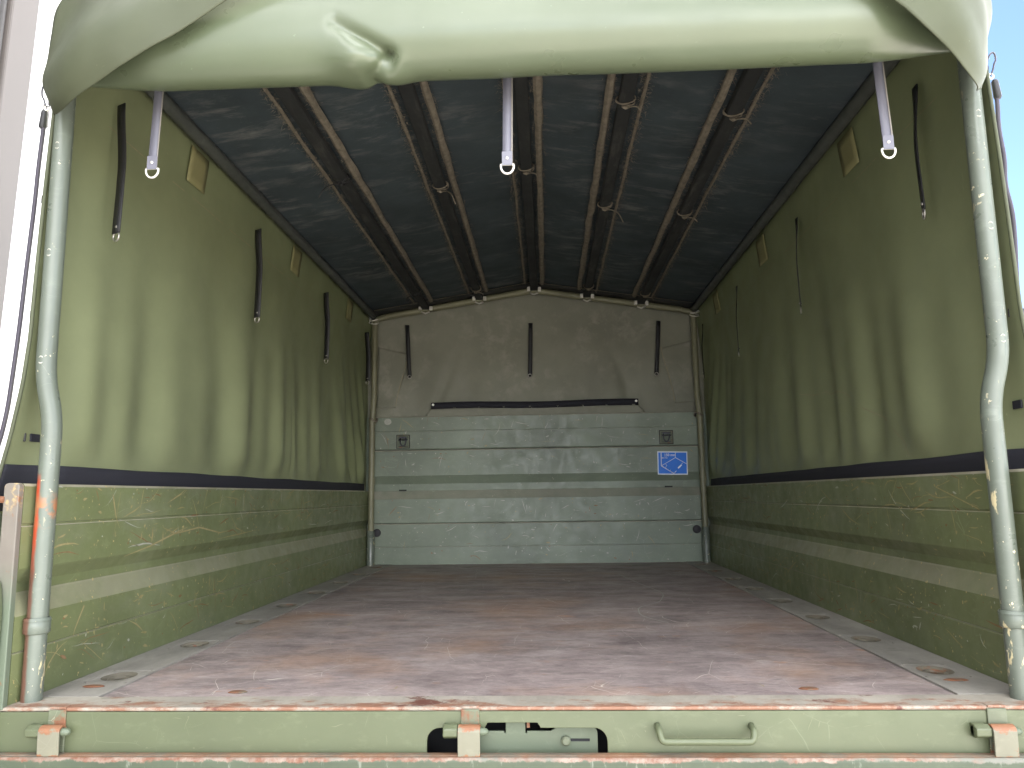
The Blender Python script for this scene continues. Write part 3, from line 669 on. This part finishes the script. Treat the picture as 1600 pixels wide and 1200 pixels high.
for s in (-1, 1):
    def fs(u, v_):
        z = lerp(.36, 1.5945, v_); y = lerp(y_edge(z), 3.325, u**1.15); return side_pt(s, y, z)
    sheet('side_panel', fs, 260, 84, 'tarp', tp, .0016, 0., flip=(s < 0))
    def fb(u, v_):
        y = lerp(y_edge(.5)+.004, 3.22, u**1.1); z = lerp(.40, .503+.004*nz(y*3, s), v_); return side_pt(s, y, z, .0028)
    tag(sheet('hem_band', fb, 200, 6, 'band', tp, .0015, 0.), 'black tape band along the lower hem')
    # seam below the eave: stitched line
    sm = MB(); y = .25
    rnd = random.Random(5+s)
    while y < 3.0:
        ln = rnd.uniform(.02, .22); pts = [Vector(side_pt(s, y+ln*i/6, 1.405-.004*y, .0026)) for i in range(7)]
        sm.ribbon(pts, .0028, (1, 0, 0)); y += ln+rnd.choice((.004, .01, .05, .12))
    sm.build('seam', 'thread', tp)['kind'] = 'stuff'
    # rear hem of the side sheet
    MB().tube([side_pt(s, y_edge(z), z) for z in [.40+i*1.17/40 for i in range(41)]], .0042, 8).build('rear_hem', 'flap', tp, smooth=True)
    # square patches
    for y in ((.737, 1.732, 2.686) if s < 0 else (.765, 1.763, 2.70)):
        def fp(u, v_): return side_pt(s, y+(u-.5)*.125, 1.497+(v_-.5)*.118, .009)
        sheet('patch', fp, 4, 4, 'patch', tp, .0012, 0.)
    # black straps with a metal end ring
    for i, (y, zt_, zb) in enumerate(((.265, 1.474, 1.112), (1.246, 1.476, 1.118), (2.185, 1.471, 1.120), (3.09, 1.455, 1.14)) if s < 0 else ((.300, 1.462, 1.122), (1.257, 1.460, 1.105), (2.20, 1.452, 1.112), (3.06, 1.45, 1.13))):
        x = s*(XT-.046); tw = R(62) if s < 0 else R(16)   # turned a little out of the wall plane
        cx_, sy_ = math.sin(tw)*.0165, math.cos(tw)*.0165
        mb = MB(); nseg = 14; vv = []; ff = []
        for k in range(nseg+1):
            t = k/nseg; z = lerp(zt_, zb, t); b = min(1, t*4)*(1-.0*t)
            bx = -s*.003*math.sin(math.pi*t); by = .002*math.sin(t*4+y)
            xx = lerp(s*(XT-.038), x+bx, sstep(0, .5, t)); yy = y+by
            ddx, ddy = (cx_, sy_) if s < 0 else (cx_*b, lerp(.0135, sy_, b))
            vv += [(xx-s*ddx, yy-ddy, z), (xx+s*ddx, yy+ddy, z)]
        for k in range(nseg): ff.append((2*k, 2*k+1, 2*k+3, 2*k+2))
        st = mesh_obj('strap', vv, ff, 'strap', tp, smooth=True, solid=.0028)
        ca_, sa_ = math.sin(tw), math.cos(tw)
        MB().tube([(x+s*ca_*.0125*math.cos(a), y+sa_*.0125*math.cos(a), zb-.008+.0125*math.sin(a)) for a in [2*math.pi*j/18 for j in range(18)]], .0026, 6, closed=True).build('ring', 'steel', st, smooth=True)
        MB().tube([(x-s*.004, y-.004, zb+.018), (x+s*.004, y+.004, zb+.018)], .004, 8).build('rivet', 'steel', st, smooth=True)

sm = MB(); sm.ribbon([side_pt(1, y_, z_, .004) for y_, z_ in [[1.426, 0.797], [1.311, 0.778], [1.208, 0.778], [1.185, 0.763], [1.044, 0.758], [0.989, 0.744], [0.859, 0.678], [0.738, 0.637], [0.65, 0.58], [0.602, 0.554], [0.583, 0.508]]], .0028, (1, 0, 0)); sm.build('scuff_line', 'thread', tp)['kind'] = 'stuff'
# roof
def fr_(u, v_):
    y = lerp(.02, 3.33, v_); hw = 1.058+.016*sstep(.06, .30, y); x = lerp(-hw, hw, u)
    sag = 0.
    d = min(abs(x-b) for b in BX+(-1.03, 1.03)); sag = -.010*min(1, d/.15)*(.6+.6*nz(x*2, y*.9, 3.))
    return (x, y, roof_z(x)+sag*sstep(0, .3, y)*sstep(3.3, 3.0, y)+.003)
sheet('roof_panel', fr_, 96, 60, 'roof', tp, .003, -1., mats=['roof', 'tarp_out'], flip=True)
def fband(u, v_):
    x = lerp(-1.03, 1.03, u); return (x, lerp(3.055, 3.27, v_), roof_z(x)-.010)
tag(sheet('reinforcing_band', fband, 40, 3, 'strap', tp, .002, 0.), 'dark reinforcing band across the roof at the front hoop')
sm = MB(); sm.ribbon([(x_, 3.054, roof_z(x_)-.012) for x_ in [-1.0+i*.02 for i in range(101)]], .006, (0, 0, 1)); sm.build('seam', 'thread', tp)['kind'] = 'stuff'
# frayed sleeve edges beside each batten
for b, x in enumerate(BX):
    for sd_ in (-1, 1):
        rnd = random.Random(b*7+sd_); mb = MB()
        xe = x+sd_*.054
        pts = [(xe+.004*nz(y_*4, b, sd_), y_, roof_z(xe)-.012+.003*nz(y_*6, b+9, sd_)) for y_ in [.03+i*3.02/120 for i in range(121)]]
        thick = 1. if (sd_ > 0) == (x < .1) else .42
        rs = [thick*(.0125+.007*abs(nz(p[1]*5, b, sd_+4))) for p in pts]
        mb.tube(pts, rs, 7)
        for k in range(2600):
            y_ = rnd.uniform(.03, 3.04); a = rnd.uniform(0, 2*math.pi); ln = rnd.uniform(.006, .020)*(1.0 if rnd.random() < .9 else 1.8)
            p = Vector((xe+rnd.gauss(0, .010), y_, roof_z(xe)-.014+rnd.uniform(-.012, .006)))
            d = Vector((math.cos(a), rnd.gauss(0, .8), -abs(math.sin(a))*.6)).normalized(); sdv = Vector((0, .0011, 0)) if abs(d.y) < .7 else Vector((.0011, 0, 0))
            q = p+d*ln; q.z = min(q.z, roof_z(q.x)-.006)
            mb.add([p-sdv, p+sdv, q], [(0, 1, 2)])
        o = mb.build('frayed_edge', 'frayed', tp); o['kind'] = 'stuff'
# cords knotted round the battens
for x, y, tail in ((-.690, 1.13, .09), (-.690, 2.78, .04), (-.342, 1.36, .10), (.012, 1.33, .03), (.350, .72, .02), (.350, 1.62, .10), (.692, .72, .03), (.692, 1.60, .03), (-.342, 2.95, .02), (.350, 2.95, .02), (.692, 2.95, .03)):
    z = roof_z(x); mb = MB()
    for dy in (-.004, .005):
        mb.tube([(x+.031*math.cos(a)+.002*nz(a, y), y+dy+.010*math.sin(a*1.0+dy*200), z-.020+.019*math.sin(a)) for a in [2*math.pi*i/20 for i in range(20)]], .0026, 6, closed=True)
    mb.tube([(x-.012, y, z-.043), (x+.003, y-.008, z-.047), (x+.014, y+.002, z-.043), (x, y+.009, z-.046), (x-.010, y-.003, z-.045)], .004, 6)
    dirx = -1 if x < -.5 else 1
    mb.tube(fillet([(x+dirx*.01, y, z-.045), (x+dirx*.028, y-.012, z-.05), (x+dirx*(.034+tail*.2), y-tail*.5, z-.045-tail*.35), (x+dirx*(.04+tail*.3), y-tail*.7, z-.05-tail*.8)], .02, 4), .0024, 6)
    mb.build('tie_cord', 'strap' if x < -.5 else 'frayed', tp, smooth=True)

# front wall of the tarpaulin
YF = L+.055
def ffold(x, z):
    w = .019*math.sin(x*17+2*nz(x, z*.6, 2))*sstep(1.45, .98, z)*sstep(1.0, .5, abs(x))
    w += .022*nz(x*2.1, z*1.1, 6.)*sstep(1.65, 1.2, z)
    c = sstep(.70, .95, abs(x))*sstep(1.55, 1.05, z)
    w += c*(.020*math.sin((abs(x)*9+z*6))+.03*nz(x*6, z*6, 3))
    # the sheet is pulled forward along two creases towards the ends of the black strip
    for s in (-1, 1):
        t = max(0, min(1, (1.42-z)/.42)); xc = s*(.64 if s < 0 else .64)-s*.16*(1-t); w -= .026*t*math.exp(-((x-xc)/.035)**2)
    return max(-.02, w)*sstep(.80, .95, z)
def ff_(u, v_):
    x = lerp(-1.105, 1.105, u); z = lerp(-.03, roof_z(x)-.004, v_); return (x, YF-ffold(x, z)*sstep(1.10, 1.0, abs(x)), z)
sheet('front_panel', ff_, 130, 120, 'front', tp, .0016, 0.)
def fstrip(u, v_):
    x = lerp(-.668, .664, u); z = lerp(.975, 1.017, v_)+.004*math.sin(u*9); return (x, YF-.036, z)
fs_ = sheet('window_strip', fstrip, 40, 2, 'band', tp, .003, 0.); tag(fs_, 'black tape strip across the front sheet above the headboard')
for x in (-.655, .650): MB().tube([(x, YF-.044, 1.004), (x, YF-.037, 1.004)], .008, 10).build('rivet', 'zinc', fs_, smooth=True, angle=40)
def fflap(u, v_):
    z = lerp(.86, .985, v_); hw = lerp(.712, .672, sstep(.92, .985, z)); x = lerp(-hw, hw-.004, u); return (x, YF-.033+.004*math.sin(x*38+z*25+2*nz(x*3, z, 1)), z)
sheet('window_flap', fflap, 90, 6, 'front', tp, .0016, 0.)
for x, xb, zt_, zb in ((-.824, -.806, 1.531, 1.183), (-.015, -.025, 1.526, 1.175), (.811, .785, 1.520, 1.168)):
    sp_ = MB().ribbon([(lerp(x, xb, t), YF-.050-.004*math.sin(3*t), lerp(zt_, zb, t)) for t in [i/8 for i in range(9)]], .026, (0, 1, 0)).build('strap', 'strap', tp, smooth=True, solid=.003)
    MB().tube([(xb+.011*math.cos(a), YF-.052, zb+.004+.011*math.sin(a)) for a in [2*math.pi*j/16 for j in range(16)]], .0025, 6, closed=True).build('ring', 'steel', sp_, smooth=True)
# triangular corner reinforcements of the front sheet
for s in (-1, 1):
    def fc(u, v_):
        z = lerp(.99, 1.40, v_); xi = lerp(.90, .825, sstep(.99, 1.40, z)); xi = xi if z < 1.38 else xi+.0; x = s*lerp(xi, 1.03, u); z2 = z-.05*(1-u)*v_
        return (x, YF-ffold(x, z2)-.004, z2)
    sheet('corner_patch', fc, 10, 24, 'front', tp, .002, 0.)
    sm = MB(); sm.ribbon([(s*lerp(.90, .825, sstep(.99, 1.40, z)), YF-ffold(s*lerp(.90, .825, sstep(.99, 1.40, z)), z)-.007, z) for z in [1.0+i*.36/14 for i in range(15)]], .004, (0, 1, 0)); sm.build('seam', 'thread', tp)['kind'] = 'stuff'

# light grey roll-up straps hanging from the rear hoop
for xt_, xb, zb in ((-.815, -.820, 1.172), (.004, -.004, 1.154), (.828, .836, 1.162)):
    zt_ = roof_z(xt_)-.045; w = .0105; mb = MB(); vv = []; ff = []; yb = .018
    P = [(lerp(xt_, xb, t), yb+.004*math.sin(4*t), lerp(zt_, zb, t)) for t in [i/16 for i in range(17)]]
    st = MB().ribbon(P, 2*w, (0, 1, 0)).build('strap', 'grey_strap', tp, smooth=True, solid=.003)
    tag(st, 'light grey strap with metal ring hanging at the rear opening')
    MB().ribbon([(p[0]+w+.0002, p[1]-.0022, p[2]) for p in P], .0028, (0, 1, 0)).build('strap_edge', 'strap_edge', st, solid=.001)
    MB().ribbon([(xb, yb-.0055, zb+.030), (xb, yb-.0055, zb-.002)], 2*w+.002, (0, 1, 0)).build('strap_end', 'grey_strap', st, solid=.002)
    MB().tube([(xb, yb-.009, zb+.014), (xb, yb-.004, zb+.014)], [.003, .0042], 10).build('rivet', 'zinc', st, smooth=True)
    rg = [(xb+.0145*math.cos(a), yb-.003, zb-.004+.0165*min(.25, math.sin(a)) if math.sin(a) > 0 else zb-.004+.0175*math.sin(a)) for a in [2*math.pi*i/24 for i in range(24)]]
    MB().tube(rg, .0025, 8, closed=True).build('ring', 'zinc', st, smooth=True)

# rolled-up rear flap
SEC = [(.005, 1.735), (-.060, 1.72), (-.100, 1.66), (-.128, 1.58), (-.148, 1.50), (-.156, 1.43), (-.150, 1.375), (-.128, 1.335), (-.095, 1.316), (-.060, 1.322), (-.030, 1.350), (-.015, 1.40), (-.02, 1.46)]
def cr_pt(P, t):
    k = len(P)-1; i = min(int(t*k), k-1); f_ = t*k-i
    p = [P[max(0, min(k, j))] for j in (i-1, i, i+1, i+2)]
    return tuple(.5*((2*p[1][c])+(-p[0][c]+p[2][c])*f_+(2*p[0][c]-5*p[1][c]+4*p[2][c]-p[3][c])*f_*f_+(-p[0][c]+3*p[1][c]-3*p[2][c]+p[3][c])*f_**3) for c in (0, 1))
def seg_d(x, z, a, b):
    ax, az = a; bx, bz = b; t = max(0, min(1, ((x-ax)*(bx-ax)+(z-az)*(bz-az))/((bx-ax)**2+(bz-az)**2))); return math.hypot(x-ax-t*(bx-ax), z-az-t*(bz-az)), t
def roll_pt(x, t, push=0.):
    y, z = cr_pt(SEC, t)
    z = z-(1.735-roof_z(x)+.02 if t < .12 else (1.735-roof_z(x)+.02)*sstep(.42, .12, t))
    wob = .006*nz(x*1.6, t*2.0, 5.)+.003*nz(x*5, t*3, 8.)
    d = 0.
    if t < .75:
        # pinched crease
        d1, t1 = seg_d(x, z, (-.352, 1.402), (-.245, 1.338)); d2, t2 = seg_d(x, z, (-.245, 1.338), (-.292, 1.312))
        d -= .022*math.exp(-(d1/.014)**2)*(.30+.70*t1)+.017*math.exp(-(d2/.010)**2)*(1-.4*t2)
        db = math.hypot((x+.318)/.050, (z-1.338)/.024); d += .019*math.exp(-db**2)
        db = math.hypot((x+.245)/.035, (z-1.312)/.020); d += .010*math.exp(-db**2)
    o = wob+d+push
    k_ = sstep(.74, 1.0, abs(x)); y = lerp(y, -.03+.35*(y+.03), k_); z += .035*k_*sstep(.45, .65, t)
    e = .004
    y2, z2 = cr_pt(SEC, min(1, t+e)); y1, z1 = cr_pt(SEC, max(0, t-e)); tl = math.hypot(y2-y1, z2-z1) or 1
    ny, nz_ = (z2-z1)/tl, -(y2-y1)/tl
    return (x, y+ny*o, z+nz_*o)
rf = sheet('rear_flap_roll', lambda u, v_: roll_pt(lerp(-.965, .965, u), v_), 420, 110, 'tarp_out', tp, .002, -1.)
tag(rf, 'rolled up pale green rear flap across the top of the opening')

# corner flaps folded over the ends of the roll
def corner(s, diag, outer, name):
    def fc(u, v_):
        a = cr3(outer, v_); b = cr3(diag, v_)
        p = a.lerp(b, u); p.y = lerp(a.y, b.y-.006, math.sin(math.pi/2*min(1, u*1.15))); p.z += .05*math.sin(math.pi*u)*v_*v_
        p.y -= .010*nz(p.x*5, p.z*4, s*4.)+.006*nz(p.x*14, p.z*9, s)
        return tuple(p)
    return sheet(name, fc, 50, 60, 'flap', tp, .0022, 0.)
def cr3(P, t):
    P = [Vector(p) for p in P]; k = len(P)-1; i = min(int(t*k), k-1); f_ = t*k-i
    p = [P[max(0, min(k, j))] for j in (i-1, i, i+1, i+2)]
    return .5*((2*p[1])+(-p[0]+p[2])*f_+(2*p[0]-5*p[1]+4*p[2]-p[3])*f_*f_+(-p[0]+3*p[1]-3*p[2]+p[3])*f_**3)
FL_D = [(-1.026, -.020, 1.292), (-.945, -.095, 1.272), (-.829, -.160, 1.296), (-.710, -.184, 1.350), (-.555, -.186, 1.449), (-.34, -.176, 1.585), (-.25, -.150, 1.70)]
FL_O = [(-1.043, -.010, 1.297), (-1.064, -.004, 1.338), (-1.084, .0, 1.388), (-1.076, -.002, 1.44), (-1.070, -.004, 1.505), (-1.062, -.008, 1.57), (-1.02, -.02, 1.612)]
corner(-1, FL_D, FL_O, 'corner_flap')
FR_D = [(1.015, -.020, 1.270), (.968, -.095, 1.245), (.886, -.162, 1.278), (.826, -.186, 1.320), (.761, -.186, 1.387), (.60, -.178, 1.53), (.45, -.155, 1.68)]
FR_O = [(1.034, -.010, 1.282), (1.050, -.002, 1.335), (1.066, .004, 1.40), (1.080, .000, 1.47), (1.074, -.005, 1.56), (1.05, -.014, 1.60), (.98, -.03, 1.64)]
corner(1, FR_D, FR_O, 'corner_flap')
# webbing loops on the outer edge of the side sheets
for s, zs in ((-1, (1.132, .852, .565)), (1, (1.10, .80, .60))):
    for z in zs:
        e = Vector(side_pt(s, y_edge(z)+.05, z)); x0 = e.x; x1 = x0+s*.030
        MB().box(min(x0-s*.002, x1), max(x0-s*.002, x1), e.y-.012, e.y-.008, z-.010, z+.010).box(min(x0, x1), max(x0, x1), e.y+.006, e.y+.010, z-.010, z+.010).box(min(x1, x1+s*.004), max(x1, x1+s*.004), e.y-.012, e.y+.010, z-.010, z+.010).build('webbing_loop', 'strap', tp, bevel=.002)
        MB().box(min(x0-s*.008, x0-s*.004), max(x0-s*.008, x0-s*.004), e.y+.0, e.y+.03, z-.009, z+.009).build('loop_stitching', 'band', tp) if z < .7 else None

# ------------------------------------------------------------------ elastic cords with snap hooks at the rear corners
def cord(s, pts, hook, label):
    root = empty('elastic_cord', pts[-1], label, 'cord')
    MB().tube(fillet(pts, .06, 6), .0048, 10).build('cord', 'cord', root, smooth=True)
    p = Vector(pts[0]); MB().tube([p+Vector((0, 0, .004)), p, p-Vector((-s*.003, 0, .038)), p-Vector((-s*.003, 0, .042))], [.005, .0075, .0085, .006], 12).build('sleeve', 'strap', root, smooth=True, angle=50)
    c = Vector(hook); a = []
    for i in range(22):
        t = 2*math.pi*i/22; r_ = .0095 if math.sin(t) > 0 else .0065
        a.append((c.x+r_*math.cos(t)+s*.006*math.sin(t), c.y, c.z+.028*math.sin(t)))
    MB().tube(a, .0022, 7, closed=True).build('snap_hook', 'dark_steel', root, smooth=True)
    MB().tube([(c.x-s*.003+.005*math.cos(t), c.y, c.z-.030+.006*math.sin(t)) for t in [2*math.pi*i/14 for i in range(14)]], .002, 6, closed=True).build('eye', 'zinc', root, smooth=True)
    return root
cord(-1, [(-1.117, .060, 1.346), (-1.117, .06, 1.306), (-1.122, .06, 1.209), (-1.124, .06, 1.113), (-1.132, .06, .942), (-1.138, .06, .79), (-1.149, .06, .627), (-1.161, .06, .555), (-1.19, .06, .46)], (-1.114, .056, 1.384), 'dark elastic cord with snap hook against the white building wall')
cord(1, [(1.107, .06, 1.335), (1.108, .06, 1.285), (1.104, .06, 1.223), (1.110, .06, 1.147), (1.104, .06, 1.09), (1.114, .06, 1.027), (1.113, .06, .968), (1.107, .06, .88), (1.105, .06, .82), (1.14, .06, .55)], (1.101, .056, 1.376), 'dark elastic cord with snap hook against the blue sky')
